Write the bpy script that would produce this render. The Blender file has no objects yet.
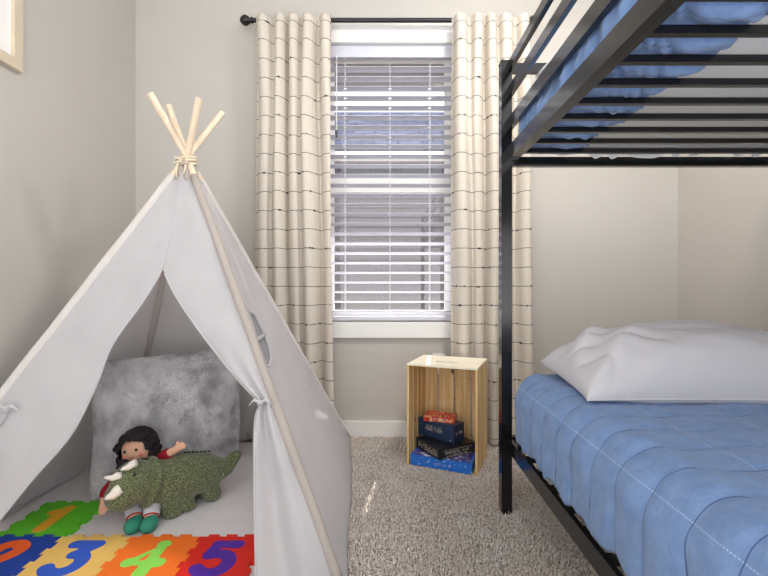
import bpy, bmesh, math, random
import numpy as np
from mathutils import Vector, Matrix, noise as mnoise
random.seed(7); RNG = np.random.default_rng(7)
sc = bpy.context.scene
COL = sc.collection
PI = math.pi
V = Vector
# ---------------------------------------------------------------- camera
F, PX, PY, CH = 440.0, 386.0, 284.0, 0.87      # focal (px), principal point, eye height
def W(px, py, Y):                              # photo reading at a known distance -> place in the room
    return V(((px - PX) / F * Y, Y, CH - (py - PY) / F * Y))
cd = bpy.data.cameras.new('camera'); cam = bpy.data.objects.new('camera', cd); COL.objects.link(cam)
cd.sensor_width = 36; cd.lens = F * 36 / 768
cd.shift_x = -(PX - 384) / 768; cd.shift_y = -(288 - PY) / 768
cam.location = (0, 0, CH); cam.rotation_euler = (PI / 2, 0, 0); cd.clip_start = 0.02
sc.camera = cam

# ---------------------------------------------------------------- materials
def srgb(r, g, b):
    f = lambda c: ((c / 255 + .055) / 1.055) ** 2.4 if c > 10 else c / 255 / 12.92
    return (f(r), f(g), f(b), 1)
class NT:
    def __init__(s, name):
        s.m = bpy.data.materials.new(name); s.m.use_nodes = True
        s.t = s.m.node_tree; s.n = s.t.nodes; s.b = s.n['Principled BSDF']; s.out = s.n['Material Output']
    def add(s, kind, **kw):
        n = s.n.new(kind)
        for k, v in kw.items():
            if k in n.inputs.keys(): n.inputs[k].default_value = v
            else: setattr(n, k, v)
        return n
    def link(s, a, b): s.t.links.new(a, b)
    def coord(s, scale=(1, 1, 1), kind='Object'):
        tc = s.add('ShaderNodeTexCoord'); mp = s.add('ShaderNodeMapping'); mp.inputs['Scale'].default_value = scale
        s.link(tc.outputs[kind], mp.inputs['Vector']); return mp.outputs['Vector']
    def noise(s, scale, detail=3, rough=.5, vec=None):
        n = s.add('ShaderNodeTexNoise'); n.inputs['Scale'].default_value = scale
        n.inputs['Detail'].default_value = detail; n.inputs['Roughness'].default_value = rough
        s.link(vec if vec is not None else s.coord(), n.inputs['Vector']); return n.outputs['Fac']
    def ramp(s, fac, stops):
        r = s.add('ShaderNodeValToRGB'); e = r.color_ramp.elements
        while len(e) < len(stops): e.new(.5)
        for el, (p, c) in zip(e, stops): el.position = p; el.color = c
        s.link(fac, r.inputs['Fac']); return r.outputs['Color']
    def math(s, op, a, b=0.0, c=None):
        n = s.add('ShaderNodeMath'); n.operation = op
        for i, v in enumerate((a, b, c)):
            if v is None: continue
            if isinstance(v, (int, float)): n.inputs[i].default_value = v
            else: s.link(v, n.inputs[i])
        return n.outputs[0]
    def mix(s, fac, a, b):
        n = s.add('ShaderNodeMix'); n.data_type = 'RGBA'
        if isinstance(fac, float): n.inputs[0].default_value = fac
        else: s.link(fac, n.inputs[0])
        for i, v in ((6, a), (7, b)):
            if isinstance(v, tuple): n.inputs[i].default_value = v
            else: s.link(v, n.inputs[i])
        return n.outputs[2]
    def bump(s, h, strength=.3, dist=.002):
        b = s.add('ShaderNodeBump'); b.inputs['Strength'].default_value = strength; b.inputs['Distance'].default_value = dist
        s.link(h, b.inputs['Height']); s.link(b.outputs['Normal'], s.b.inputs['Normal'])
    def color(s, c):
        if isinstance(c, tuple): s.b.inputs['Base Color'].default_value = c
        else: s.link(c, s.b.inputs['Base Color'])
def simple(name, col, rough=.6, var=.08, nscale=20, bump=0, bscale=200, metal=0, sheen=0, spec=None):
    t = NT(name); c = Vector(col[:3])
    lo = tuple(c * (1 - var)) + (1,); hi = tuple(min(x * (1 + var), 1) for x in c) + (1,)
    t.color(t.ramp(t.noise(nscale), [(.3, lo), (.7, hi)]))
    t.b.inputs['Roughness'].default_value = rough; t.b.inputs['Metallic'].default_value = metal
    if sheen: t.b.inputs['Sheen Weight'].default_value = sheen; t.b.inputs['Sheen Roughness'].default_value = .5
    if spec is not None: t.b.inputs['Specular IOR Level'].default_value = spec
    if bump: t.bump(t.noise(bscale, 2), bump, .002)
    return t.m
def fabric(name, col, trans=.0, weave=700, var=.05, bump=.15, rough=.9, wrinkle=0):
    t = NT(name); c = Vector(col[:3])
    lo = tuple(c * (1 - var)) + (1,); hi = tuple(min(x * (1 + var), 1) for x in c) + (1,)
    colr = t.ramp(t.noise(9, 4), [(.3, lo), (.7, hi)]); t.color(colr)
    t.b.inputs['Roughness'].default_value = rough; t.b.inputs['Specular IOR Level'].default_value = .15
    h = t.noise(weave, 2)
    if wrinkle: h = t.math('ADD', t.math('MULTIPLY', h, .2), t.math('MULTIPLY', t.noise(14, 5, .6), wrinkle))
    t.bump(h, bump, .004)
    if trans:
        tr = t.add('ShaderNodeBsdfTranslucent'); t.link(colr, tr.inputs['Color'])
        mx = t.add('ShaderNodeMixShader'); mx.inputs[0].default_value = trans
        t.link(t.b.outputs[0], mx.inputs[1]); t.link(tr.outputs[0], mx.inputs[2]); t.link(mx.outputs[0], t.out.inputs['Surface'])
    return t.m
M = {}
M['wall'] = simple('greige_wall_paint', srgb(192, 188, 182), .75, .012, 3, .08, 260)
M['ceil'] = simple('ceiling_paint', srgb(235, 233, 230), .8, .01, 3, .1, 120)
M['trim'] = simple('white_trim_paint', srgb(236, 235, 233), .45, .01, 6)
M['canvas'] = fabric('white_canvas', srgb(234, 233, 235), .62, 500, .015, .5, .9, 1.3)
M['sleeve'] = fabric('canvas_sleeve', srgb(176, 168, 161), .05, 500, .03, .2)  # darker beige: shade on the sleeve painted into its colour
M['sleeve_light'] = fabric('canvas_hem_sleeve', srgb(216, 211, 208), .15, 500, .03, .4, .9, 1.0)  # lighter copy of the sleeve cloth, without the painted shade
M['netting'] = fabric('grey_netting', srgb(170, 172, 178), .35, 900, .1, .3)
M['mat'] = fabric('padded_mat_fabric', srgb(226, 222, 222), 0, 600, .02, .3, .9, 1.0)
M['black'] = simple('black_powder_coat', srgb(20, 20, 22), .16, .1, 30, 0, 500, 0, 0, .6)
M['clip'] = simple('black_slat_clip', srgb(40, 40, 42), .25, .05)
M['rod'] = simple('dark_bronze_rod', srgb(28, 26, 27), .4, .1, 20)
M['sheet'] = fabric('white_sheet', srgb(208, 206, 211), 0, 800, .01, .2, .85, .7)
M['mattress'] = fabric('white_mattress_ticking', srgb(242, 240, 236), 0, 500, .02, .25, .9, .6)
M['slat_white'] = simple('white_blind_slat', srgb(206, 207, 218), .45, .01, 8)
M['cord'] = simple('cotton_cord', srgb(226, 214, 190), .9, .06, 60)
M['blindcord'] = simple('blind_cord', srgb(225, 225, 228), .8, .03, 60)
M['hair'] = simple('black_yarn', srgb(26, 20, 22), .8, .25, 90, .6, 300)
M['skin'] = fabric('doll_cloth', srgb(226, 176, 148), 0, 900, .03, .15)
M['redcloth'] = fabric('dark_red_cloth', srgb(150, 32, 46), 0, 700, .08, .2)
M['teal'] = fabric('teal_felt', srgb(58, 140, 118), 0, 600, .12, .3)
M['ivory'] = fabric('ivory_felt', srgb(240, 234, 222), 0, 600, .03, .2)
M['blackdot'] = simple('black_thread', srgb(14, 13, 13), .35, .05)
M['redthread'] = simple('red_thread', srgb(178, 60, 60), .7, .05)
M['outlet'] = simple('white_plastic', srgb(240, 240, 238), .35, .01)
M['outletdark'] = simple('socket_slot', srgb(40, 40, 40), .6, .01)
M['frame'] = simple('pale_frame_wood', srgb(208, 194, 172), .55, .06, 14)
M['paper'] = simple('white_mat_board', srgb(238, 237, 236), .8, .01)
M['lens'] = simple('frosted_glass', srgb(245, 244, 240), .4, .01)
def pine():
    t = NT('pine_wood')
    v = t.coord((60, 60, 3)); n = t.noise(1.0, 5, .6, v)
    c = t.ramp(n, [(.28, srgb(196, 156, 98)), (.5, srgb(224, 190, 136)), (.72, srgb(238, 214, 168))])
    vo = t.add('ShaderNodeTexVoronoi'); vo.inputs['Scale'].default_value = 1.0
    t.link(t.coord((11, 11, 7)), vo.inputs['Vector'])
    k = t.ramp(vo.outputs['Distance'], [(.06, (1, 1, 1, 1)), (.13, (0, 0, 0, 1))])
    t.color(t.mix(k, c, srgb(112, 74, 42)))
    t.b.inputs['Roughness'].default_value = .6; t.bump(n, .12, .001); return t.m
M['pine'] = pine()
def palepine():
    t = NT('pale_planed_pine')
    n = t.noise(1.0, 5, .6, t.coord((3, 60, 60)))
    t.color(t.ramp(n, [(.3, srgb(236, 224, 194)), (.7, srgb(248, 242, 224))]))
    t.b.inputs['Roughness'].default_value = .6; return t.m
M['palepine'] = palepine()
def pole_wood():
    t = NT('pole_wood'); n = t.noise(1.0, 4, .6, t.coord((40, 40, 4)))
    t.color(t.ramp(n, [(.3, srgb(220, 196, 168)), (.7, srgb(236, 218, 196))]))
    t.b.inputs['Roughness'].default_value = .6; return t.m
M['pole'] = pole_wood()
def carpet():
    t = NT('greige_carpet_yarn')
    n = t.math('ADD', t.math('MULTIPLY', t.noise(105, 3, .8), .9), t.math('MULTIPLY', t.noise(9, 3, .6), .1))
    t.color(t.ramp(n, [(.34, srgb(112, 98, 86)), (.43, srgb(192, 179, 168)), (.53, srgb(230, 221, 213)), (.64, srgb(250, 246, 241))]))
    t.b.inputs['Roughness'].default_value = .95; t.b.inputs['Specular IOR Level'].default_value = .05
    t.bump(t.noise(220, 2), .5, .004); return t.m
M['carpet'] = carpet()
M['backing'] = simple('carpet_backing', srgb(120, 106, 94), .95, .1, 60, .5, 150)
def quiltmat(name):
    t = NT(name); uv = t.coord(kind='UV'); sp = t.add('ShaderNodeSeparateXYZ'); t.link(uv, sp.inputs[0])
    base = t.ramp(t.noise(26, 4, .6), [(.3, srgb(112, 141, 187)), (.7, srgb(125, 153, 197))])
    # stitch rows: u = length along profile, v = length along the bed (metres)
    fv = t.math('ABSOLUTE', t.math('SUBTRACT', t.math('FRACT', t.math('DIVIDE', sp.outputs[1], .105)), .5))
    lv = t.math('GREATER_THAN', fv, .4865)
    fu = t.math('ABSOLUTE', t.math('SUBTRACT', t.math('FRACT', t.math('DIVIDE', sp.outputs[0], .19)), .5))
    lu = t.math('GREATER_THAN', fu, .494)
    dash = t.math('GREATER_THAN', t.math('FRACT', t.math('MULTIPLY', sp.outputs[1], 160)), .35)
    c = t.mix(t.math('MULTIPLY', lu, t.math('MULTIPLY', dash, .6)), base, srgb(186, 206, 236))
    c = t.mix(t.math('MULTIPLY', lv, .75), c, srgb(58, 82, 132))
    t.color(c); t.b.inputs['Roughness'].default_value = .85; t.b.inputs['Specular IOR Level'].default_value = .2
    t.b.inputs['Sheen Weight'].default_value = .15
    h = t.math('ADD', t.math('MULTIPLY', t.noise(30, 5, .65), 1.0), t.math('MULTIPLY', t.noise(700, 2), .06))
    t.bump(h, .5, .012); return t.m
M['quilt'] = quiltmat('blue_quilted_cotton')
def curtainmat():
    t = NT('cream_curtain_with_dark_rows'); v = t.coord(); sp = t.add('ShaderNodeSeparateXYZ'); t.link(v, sp.inputs[0])
    base = t.ramp(t.noise(1, 3, .5, t.coord((90, 90, 420))), [(.3, srgb(220, 212, 201)), (.7, srgb(236, 229, 219))])
    z = t.math('ADD', sp.outputs[2], t.math('MULTIPLY', t.math('SUBTRACT', t.noise(7, 2), .5), .012))
    f = t.math('ABSOLUTE', t.math('SUBTRACT', t.math('FRACT', t.math('DIVIDE', t.math('SUBTRACT', z, 1.4163), .1015)), .5))
    kn = t.noise(1, 1, .5, t.coord((34, 34, 12)))
    w = t.math('ADD', .015, t.math('MULTIPLY', t.math('GREATER_THAN', kn, .66), .03))
    line = t.math('LESS_THAN', f, w)
    faint = t.ramp(t.noise(1, 2, .5, t.coord((60, 60, 30))), [(.3, (.7, .7, .7, 1)), (.5, (1, 1, 1, 1))])
    col = t.mix(t.math('MULTIPLY', line, faint), base, srgb(44, 38, 36)); t.color(col)
    t.b.inputs['Roughness'].default_value = .95; t.b.inputs['Specular IOR Level'].default_value = .1
    t.bump(t.noise(1, 2, .5, t.coord((700, 700, 700))), .2, .002)
    tr = t.add('ShaderNodeBsdfTranslucent'); t.link(col, tr.inputs['Color'])
    mx = t.add('ShaderNodeMixShader'); mx.inputs[0].default_value = .25
    t.link(t.b.outputs[0], mx.inputs[1]); t.link(tr.outputs[0], mx.inputs[2]); t.link(mx.outputs[0], t.out.inputs['Surface'])
    return t.m
M['curtain'] = curtainmat()
def furmat():
    t = NT('grey_faux_fur')
    t.color(t.ramp(t.noise(11, 4, .62, t.coord((1, 1, 1))), [(.34, srgb(180, 178, 181)), (.5, srgb(214, 212, 214)), (.64, srgb(234, 232, 234))]))  # light and dark patches of nap sheen painted into the colour
    t.b.inputs['Roughness'].default_value = .7; t.b.inputs['Sheen Weight'].default_value = .4; return t.m
M['fur'] = furmat()
def dinomat():
    t = NT('heathered_green_knit')
    n = t.noise(230, 3, .75)
    t.color(t.ramp(n, [(.36, srgb(46, 54, 34)), (.5, srgb(92, 102, 66)), (.64, srgb(150, 156, 118))]))
    t.b.inputs['Roughness'].default_value = .95; t.b.inputs['Sheen Weight'].default_value = .25
    t.bump(t.noise(320, 2), .7, .003); return t.m
M['dino'] = dinomat()
def legmat():
    t = NT('grey_striped_leggings'); w = t.add('ShaderNodeTexWave'); w.inputs['Scale'].default_value = 45; w.inputs['Distortion'].default_value = .6
    t.link(t.coord(), w.inputs['Vector'])
    t.color(t.ramp(w.outputs['Fac'], [(.3, srgb(196, 197, 206)), (.7, srgb(218, 216, 221))])); t.b.inputs['Roughness'].default_value = .9; return t.m
M['leggings'] = legmat()
def foam(name, c): return simple(name, c, .6, .03, 40, .25, 500, 0, 0, .3)
FOAM = {'green': srgb(98, 200, 44), 'navy': srgb(28, 66, 158), 'sand': srgb(234, 192, 104), 'orange': srgb(246, 118, 40), 'red': srgb(218, 42, 30),
        'amber': srgb(232, 168, 40), 'tangerine': srgb(244, 100, 34), 'blue': srgb(54, 92, 196), 'lime': srgb(142, 222, 92), 'violet': srgb(84, 44, 158)}
FM = {k: foam('foam_' + k, v) for k, v in FOAM.items()}
def printed(name, base, dark, light, scale, lo=.45, hi=.62):
    t = NT(name); n = t.noise(scale, 3, .7)
    vo = t.add('ShaderNodeTexVoronoi'); vo.inputs['Scale'].default_value = scale * .8; t.link(t.coord(), vo.inputs['Vector'])
    c = t.ramp(n, [(lo - .12, dark), (lo, base), (hi, base), (hi + .06, light)])
    t.color(c); t.b.inputs['Roughness'].default_value = .35; return t.m
M['bluebox'] = printed('blue_printed_card', srgb(38, 112, 206), srgb(30, 66, 160), srgb(190, 220, 245), 55, .42, .60)
M['bluelid'] = printed('violet_white_printed_card', srgb(66, 62, 140), srgb(30, 32, 80), srgb(235, 235, 240), 45, .45, .56)
M['redbox'] = printed('red_printed_card', srgb(200, 40, 34), srgb(110, 24, 30), srgb(238, 208, 150), 60, .40, .52)
M['navybox'] = simple('navy_card', srgb(32, 50, 82), .4, .06, 12)
M['blackbox'] = simple('black_card', srgb(24, 25, 32), .35, .08, 12)
M['ink'] = simple('pale_ink', srgb(196, 188, 176), .5, .08, 60)
M['siding'] = simple('grey_siding', srgb(116, 111, 117), .9, .03, 3, 0, 200, 0, 0, 0)
def shingle():
    t = NT('grey_shingles'); br = t.add('ShaderNodeTexBrick'); br.inputs['Scale'].default_value = 1
    br.inputs['Color1'].default_value = srgb(66, 70, 92); br.inputs['Color2'].default_value = srgb(84, 88, 112); br.inputs['Mortar'].default_value = srgb(44, 46, 62)
    br.inputs['Brick Width'].default_value = .3; br.inputs['Row Height'].default_value = .14; br.inputs['Mortar Size'].default_value = .012
    t.link(t.coord(), br.inputs['Vector']); t.color(br.outputs['Color']); t.b.inputs['Specular IOR Level'].default_value = 0; t.b.inputs['Roughness'].default_value = .9; return t.m
M['shingle'] = shingle()
M['soffit'] = simple('eave_paint', srgb(128, 127, 134), .7, .02, 4)
M['ground'] = simple('gravel_ground', srgb(150, 140, 130), .9, .2, 8)
def glassmat():
    t = NT('window_glass'); gl = t.add('ShaderNodeBsdfGlossy'); gl.inputs['Roughness'].default_value = .0
    tr = t.add('ShaderNodeBsdfTransparent'); mx = t.add('ShaderNodeMixShader'); mx.inputs[0].default_value = .06
    t.link(tr.outputs[0], mx.inputs[1]); t.link(gl.outputs[0], mx.inputs[2]); t.link(mx.outputs[0], t.out.inputs['Surface']); return t.m
M['glass'] = glassmat()

# ---------------------------------------------------------------- object helpers
def chain_matrix(p):
    m = Matrix.Identity(4)
    while p is not None:
        m = p.matrix_basis @ m; p = p.parent
    return m
def link_mesh(name, me, mat, parent=None, world=True, smooth=True):
    o = bpy.data.objects.new(name, me); COL.objects.link(o)
    if mat is not None: me.materials.append(mat)
    if smooth:
        me.polygons.foreach_set('use_smooth', [True] * len(me.polygons))
    if parent is not None:
        o.parent = parent
        if world: me.transform(chain_matrix(parent).inverted())
    me.update(); return o
def build(name, bm, mat, parent=None, world=True, smooth=False, bevel=0, angle=None, center=False):
    if bevel:
        bmesh.ops.bevel(bm, geom=[e for e in bm.edges if len(e.link_faces) == 2 and e.calc_face_angle(0) > .6], offset=bevel, segments=2, affect='EDGES', profile=.6, clamp_overlap=True)
    bmesh.ops.recalc_face_normals(bm, faces=bm.faces[:])
    me = bpy.data.meshes.new(name); bm.to_mesh(me); bm.free()
    o = link_mesh(name, me, mat, parent, world, smooth or angle is not None)
    if angle is not None: me.set_sharp_from_angle(angle=angle)
    return o
def tag(o, label=None, cat=None, group=None, kind=None):
    if label: o['label'] = label
    if cat: o['category'] = cat
    if group: o['group'] = group
    if kind: o['kind'] = kind
    return o
def thing(name, loc, label, cat, rz=0, group=None):
    o = bpy.data.objects.new(name, None); COL.objects.link(o); o.empty_display_size = .1
    o.location = loc; o.rotation_euler = (0, 0, rz); return tag(o, label, cat, group)
def recenter(o, loc):                      # give a one-mesh thing its origin at its base
    loc = V(loc); o.data.transform(Matrix.Translation(-loc)); o.location = loc; return o
def box(bm, x0, x1, y0, y1, z0, z1, mtx=None):
    vs = [bm.verts.new(V(p) if mtx is None else mtx @ V(p)) for p in
          ((x0, y0, z0), (x1, y0, z0), (x1, y1, z0), (x0, y1, z0), (x0, y0, z1), (x1, y0, z1), (x1, y1, z1), (x0, y1, z1))]
    for f in ((3, 2, 1, 0), (4, 5, 6, 7), (0, 1, 5, 4), (1, 2, 6, 5), (2, 3, 7, 6), (3, 0, 4, 7)):
        bm.faces.new([vs[i] for i in f])
def BX(*a, mtx=None):
    bm = bmesh.new(); box(bm, *a, mtx=mtx); return bm
def tube(bm, pts, r, n=10, cap=True, flat=None):
    pts = [V(p) for p in pts]; rs = r if isinstance(r, (list, tuple)) else [r] * len(pts)
    up = V((0, 0, 1)); rings = []; prev = None
    for i, p in enumerate(pts):
        d = (pts[min(i + 1, len(pts) - 1)] - pts[max(i - 1, 0)]).normalized()
        if prev is None:
            a = d.cross(up)
            if a.length < .05: a = d.cross(V((1, 0, 0)))
        else: a = prev - d * prev.dot(d)
        a.normalize(); b = d.cross(a); prev = a
        rings.append([bm.verts.new(p + (a * math.cos(2 * PI * k / n) + b * math.sin(2 * PI * k / n)) * rs[i]) for k in range(n)])
    for A, B in zip(rings, rings[1:]):
        for k in range(n): bm.faces.new((A[k], A[(k + 1) % n], B[(k + 1) % n], B[k]))
    if cap: bm.faces.new(rings[0][::-1]); bm.faces.new(rings[-1])
def TB(*a, **k):
    bm = bmesh.new(); tube(bm, *a, **k); return bm
def ellipsoid(bm, c, r, rot=None, u=20, v=14):
    m = Matrix.Translation(V(c)) @ (rot.to_4x4() if rot is not None else Matrix.Identity(4)) @ Matrix.Diagonal(V((*r, 1)))
    bmesh.ops.create_uvsphere(bm, u_segments=u, v_segments=v, radius=1, matrix=m)
def EL(*a, **k):
    bm = bmesh.new(); ellipsoid(bm, *a, **k); return bm
def lathe(bm, prof, c, axis='z', n=24):
    rings = []
    for r, h in prof:
        ring = []
        for k in range(n):
            a = 2 * PI * k / n; x, y = r * math.cos(a), r * math.sin(a)
            p = {'z': (x, y, h), 'x': (h, x, y), 'y': (x, h, y)}[axis]
            ring.append(bm.verts.new(V(c) + V(p)))
        rings.append(ring)
    for A, B in zip(rings, rings[1:]):
        for k in range(n): bm.faces.new((A[k], A[(k + 1) % n], B[(k + 1) % n], B[k]))
    bm.faces.new(rings[0][::-1]); bm.faces.new(rings[-1])
def prism(bm, poly, z0, z1):
    n = len(poly); a = [bm.verts.new((x, y, z0)) for x, y in poly]; b = [bm.verts.new((x, y, z1)) for x, y in poly]
    bm.faces.new(a[::-1]); bm.faces.new(b)
    for i in range(n): bm.faces.new((a[i], a[(i + 1) % n], b[(i + 1) % n], b[i]))
def grid(bm, nu, nv, fn, wrap=False, uvfn=None, skip=None):
    vs = [[bm.verts.new(fn(i / nu, j / nv)) for j in range(nv + 1)] for i in range(nu + (0 if wrap else 1))]
    uvl = bm.loops.layers.uv.new('uv') if uvfn else None
    L = len(vs)
    for i in range(nu):
        for j in range(nv):
            if skip and skip((i + .5) / nu, (j + .5) / nv): continue
            q = ((i, j), ((i + 1), j), ((i + 1), j + 1), (i, j + 1))
            try: f = bm.faces.new([vs[a % L][b] for a, b in q])
            except ValueError: continue
            if uvl:
                for lp, (a, b) in zip(f.loops, q): lp[uvl].uv = uvfn(a / nu, b / nv)
    return vs
def thicken(o, t, offset=-1):
    m = o.modifiers.new('thickness', 'SOLIDIFY'); m.thickness = t; m.offset = offset; return o
def mesh_np(name, verts, faces, mat, parent=None, world=True, smooth=True):
    me = bpy.data.meshes.new(name); k = faces.shape[1]
    me.vertices.add(len(verts)); me.vertices.foreach_set('co', verts.astype(np.float32).ravel())
    me.loops.add(faces.size); me.loops.foreach_set('vertex_index', faces.astype(np.int32).ravel())
    me.polygons.add(len(faces)); me.polygons.foreach_set('loop_start', np.arange(0, faces.size, k, dtype=np.int32))
    me.update(calc_edges=True); me.validate()
    return link_mesh(name, me, mat, parent, world, smooth)
def fuse(bm, voxel, smooth_it=4):           # one continuous skin around overlapping volumes
    me = bpy.data.meshes.new('tmp'); bmesh.ops.recalc_face_normals(bm, faces=bm.faces[:]); bm.to_mesh(me); bm.free()
    o = bpy.data.objects.new('tmp', me); COL.objects.link(o)
    m = o.modifiers.new('r', 'REMESH'); m.mode = 'VOXEL'; m.voxel_size = voxel
    s = o.modifiers.new('s', 'SMOOTH'); s.factor = .5; s.iterations = smooth_it
    dg = bpy.context.evaluated_depsgraph_get(); dg.update()
    out = bpy.data.meshes.new_from_object(o.evaluated_get(dg)); bpy.data.objects.remove(o); bpy.data.meshes.remove(me)
    return out
def nz(p, s=1.0): return mnoise.noise(V(p) * s)
def struct(name, bm, mat, **k): return tag(build(name, bm, mat, **k), kind='structure')

# ---------------------------------------------------------------- the room
XL, XR, YB, YR, ZC = -1.423, 1.659, 2.5, -.45, 2.62
ZF = -.004
WX0, WX1, WZ0, WZ1 = -.36, .40, .655, 2.24
struct('floor', BX(XL - .12, XR + .12, YR, YB + .14, ZF - .1, ZF), M['backing'])
struct('ceiling', BX(XL - .12, XR + .12, YR, YB + .14, ZC, ZC + .1), M['ceil'])
struct('wall_left', BX(XL - .12, XL, YR, YB + .14, ZF, ZC), M['wall'])
struct('wall_right', BX(XR, XR + .12, YR, YB + .14, ZF, ZC), M['wall'])
bm = bmesh.new()
grids = [XL, WX0, WX1, XR], [ZF, WZ0, WZ1, ZC]
def wallface(y, flip):
    vs = [[bm.verts.new((x, y, z)) for z in grids[1]] for x in grids[0]]
    for i in range(3):
        for j in range(3):
            if i == 1 and j == 1: continue
            q = [vs[i][j], vs[i + 1][j], vs[i + 1][j + 1], vs[i][j + 1]]
            bm.faces.new(q[::-1] if flip else q)
    return vs
fa = wallface(YB, False); ba = wallface(YB + .14, True)
h = [(1, 1), (2, 1), (2, 2), (1, 2)]
for a, b in zip(h, h[1:] + h[:1]):
    bm.faces.new((fa[a[0]][a[1]], fa[b[0]][b[1]], ba[b[0]][b[1]], ba[a[0]][a[1]]))
struct('wall_back', bm, M['wall'])
def baseboard(name, a):
    struct(name, BX(*a), M['trim'], bevel=.004)
baseboard('baseboard_back', (XL + .013, XR - .013, YB - .013, YB, ZF, .092))
baseboard('baseboard_left', (XL, XL + .013, YR, YB, ZF, .092))
baseboard('baseboard_right', (XR - .013, XR, YR, YB, ZF, .092))
# window: casing boards, frame, sashes, panes
win = build('window_1', BX(WX0 - .08, WX1 + .08, YB - .018, YB, WZ1 + .0, WZ1 + .105), M['trim'], bevel=.003); tag(win, kind='structure')
b = bmesh.new(); box(b, WX0 - .08, WX1 + .08, YB - .02, YB, WZ0 - .088, WZ0)
build('window_sill', b, M['trim'], win, bevel=.004)
b = bmesh.new(); box(b, WX0 - .02, WX1 + .02, YB - .028, YB + .01, WZ1 - .012, WZ1 + .012)
build('head_moulding', b, M['trim'], win, bevel=.003)
for s, x in (('l', WX0), ('r', WX1)):
    b = bmesh.new(); box(b, *((x - .08, x) if s == 'l' else (x, x + .08)), YB - .018, YB, WZ0, WZ1)
    build('side_casing', b, M['trim'], win, bevel=.003)
b = bmesh.new()
for a in ((WX0, WX0 + .03, WZ0, WZ1), (WX1 - .03, WX1, WZ0, WZ1), (WX0 + .03, WX1 - .03, WZ0, WZ0 + .035), (WX0 + .03, WX1 - .03, WZ1 - .035, WZ1)):
    box(b, a[0], a[1], YB + .075, YB + .135, a[2], a[3])
build('window_frame', b, M['trim'], win)
b = bmesh.new(); box(b, WX0 + .03, WX1 - .03, YB + .082, YB + .118, 1.432, 1.492)
build('meeting_rail', b, M['trim'], win, bevel=.004)
for z0, z1, y in ((WZ0 + .035, 1.432, .092), (1.492, WZ1 - .035, .108)):
    b = bmesh.new(); y0 = YB + y
    for a in ((WX0 + .03, WX0 + .055, z0, z1), (WX1 - .055, WX1 - .03, z0, z1), (WX0 + .055, WX1 - .055, z0, z0 + .025), (WX0 + .055, WX1 - .055, z1 - .025, z1)):
        box(b, a[0], a[1], y0 - .012, y0 + .012, a[2], a[3])
    s = build('sash', b, M['trim'], win)
    build('glass_pane', BX(WX0 + .055, WX1 - .055, y0 - .002, y0 + .002, z0 + .025, z1 - .025), M['glass'], s)
# outside: eave above this window, ground, the house across
struct('trim_1', BX(-5, 5, YB + .14, 3.74, 2.54, 2.66), M['soffit'])
struct('ground', BX(-15, 15, YB + .15, 25, -.7, -.5), M['ground'])
house = thing('neighboring_house', (0, 6.5, -.5), 'grey sided house with a shingled roof seen outside through the blinds', 'house')
b = bmesh.new()
z = -.5
while z < 2.3:
    box(b, -4, 4.5, 5.62, 5.64, z, z + .14)
    vs = [b.verts.new(p) for p in ((-4, 5.585, z), (4.5, 5.585, z), (4.5, 5.62, z + .14), (-4, 5.62, z + .14))]; b.faces.new(vs)
    z += .14
build('siding_wall', b, M['siding'], house)
b = bmesh.new(); box(b, -4.2, 4.7, 5.22, 5.34, 2.36, 2.47); build('gutter', b, M['trim'], house, bevel=.02)
b = bmesh.new(); box(b, -4.2, 4.7, 5.34, 5.64, 2.36, 2.38); build('soffit', b, M['soffit'], house)
b = bmesh.new()
vs = [b.verts.new(p) for p in ((-4.3, 5.2, 2.48), (4.8, 5.2, 2.48), (4.8, 7.5, 3.80), (-4.3, 7.5, 3.80), (-4.3, 9.8, 2.48), (4.8, 9.8, 2.48))]
b.faces.new((vs[0], vs[1], vs[2], vs[3])); b.faces.new((vs[3], vs[2], vs[5], vs[4]))
thicken(build('shingled_roof', b, M['shingle'], house), .04)
# wall outlet behind the crate
out = thing('wall_outlet', (W(439, 363, 2.5).x, 2.5, .40), 'white wall outlet plate mostly hidden behind the pine crate', 'outlet')
ox = out.location.x
build('cover_plate', BX(ox - .036, ox + .036, 2.494, 2.5, .36, .476), M['outlet'], out, bevel=.002)
for zc in (.39, .44):
    b = bmesh.new(); ellipsoid(b, (ox, 2.4942, zc), (.017, .0025, .014)); build('socket', b, M['outlet'], out, smooth=True)
# picture frame on the left wall
pf = thing('picture_frame', (XL, 1.43, 1.685), 'pale wooden picture frame hanging on the left wall, cut by the photo edge', 'picture')
b = bmesh.new(); y0, y1, z0, z1, w = 1.16, 1.70, 1.685, 2.36, .04
for a in ((y0, y0 + w, z0, z1), (y1 - w, y1, z0, z1), (y0 + w, y1 - w, z0, z0 + w), (y0 + w, y1 - w, z1 - w, z1)):
    box(b, XL + .001, XL + .022, *a)
build('frame_moulding', b, M['frame'], pf, bevel=.002)
build('mat_board', BX(XL + .001, XL + .008, y0 + w, y1 - w, z0 + w, z1 - w), M['paper'], pf)

# ---------------------------------------------------------------- added ceiling lamp (unseen fill light above the frame)
lt = thing('ceiling_light', (.72, 1.40, ZC), 'round white flush ceiling light on the ceiling', 'lamp')
b = bmesh.new(); lathe(b, [(.19, ZC), (.19, ZC - .02), (.18, ZC - .03)], (.72, 1.40, 0)); build('lamp_base', b, M['trim'], lt, angle=.6)
t = NT('lit_diffuser'); t.b.inputs['Emission Color'].default_value = (1, .95, .88, 1); t.b.inputs['Emission Strength'].default_value = 60
b = bmesh.new(); lathe(b, [(.175, ZC - .03), (.165, ZC - .055), (.12, ZC - .075), (.02, ZC - .085)], (.72, 1.40, 0)); build('lamp_diffuser', b, t.m, lt, smooth=True)

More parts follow.
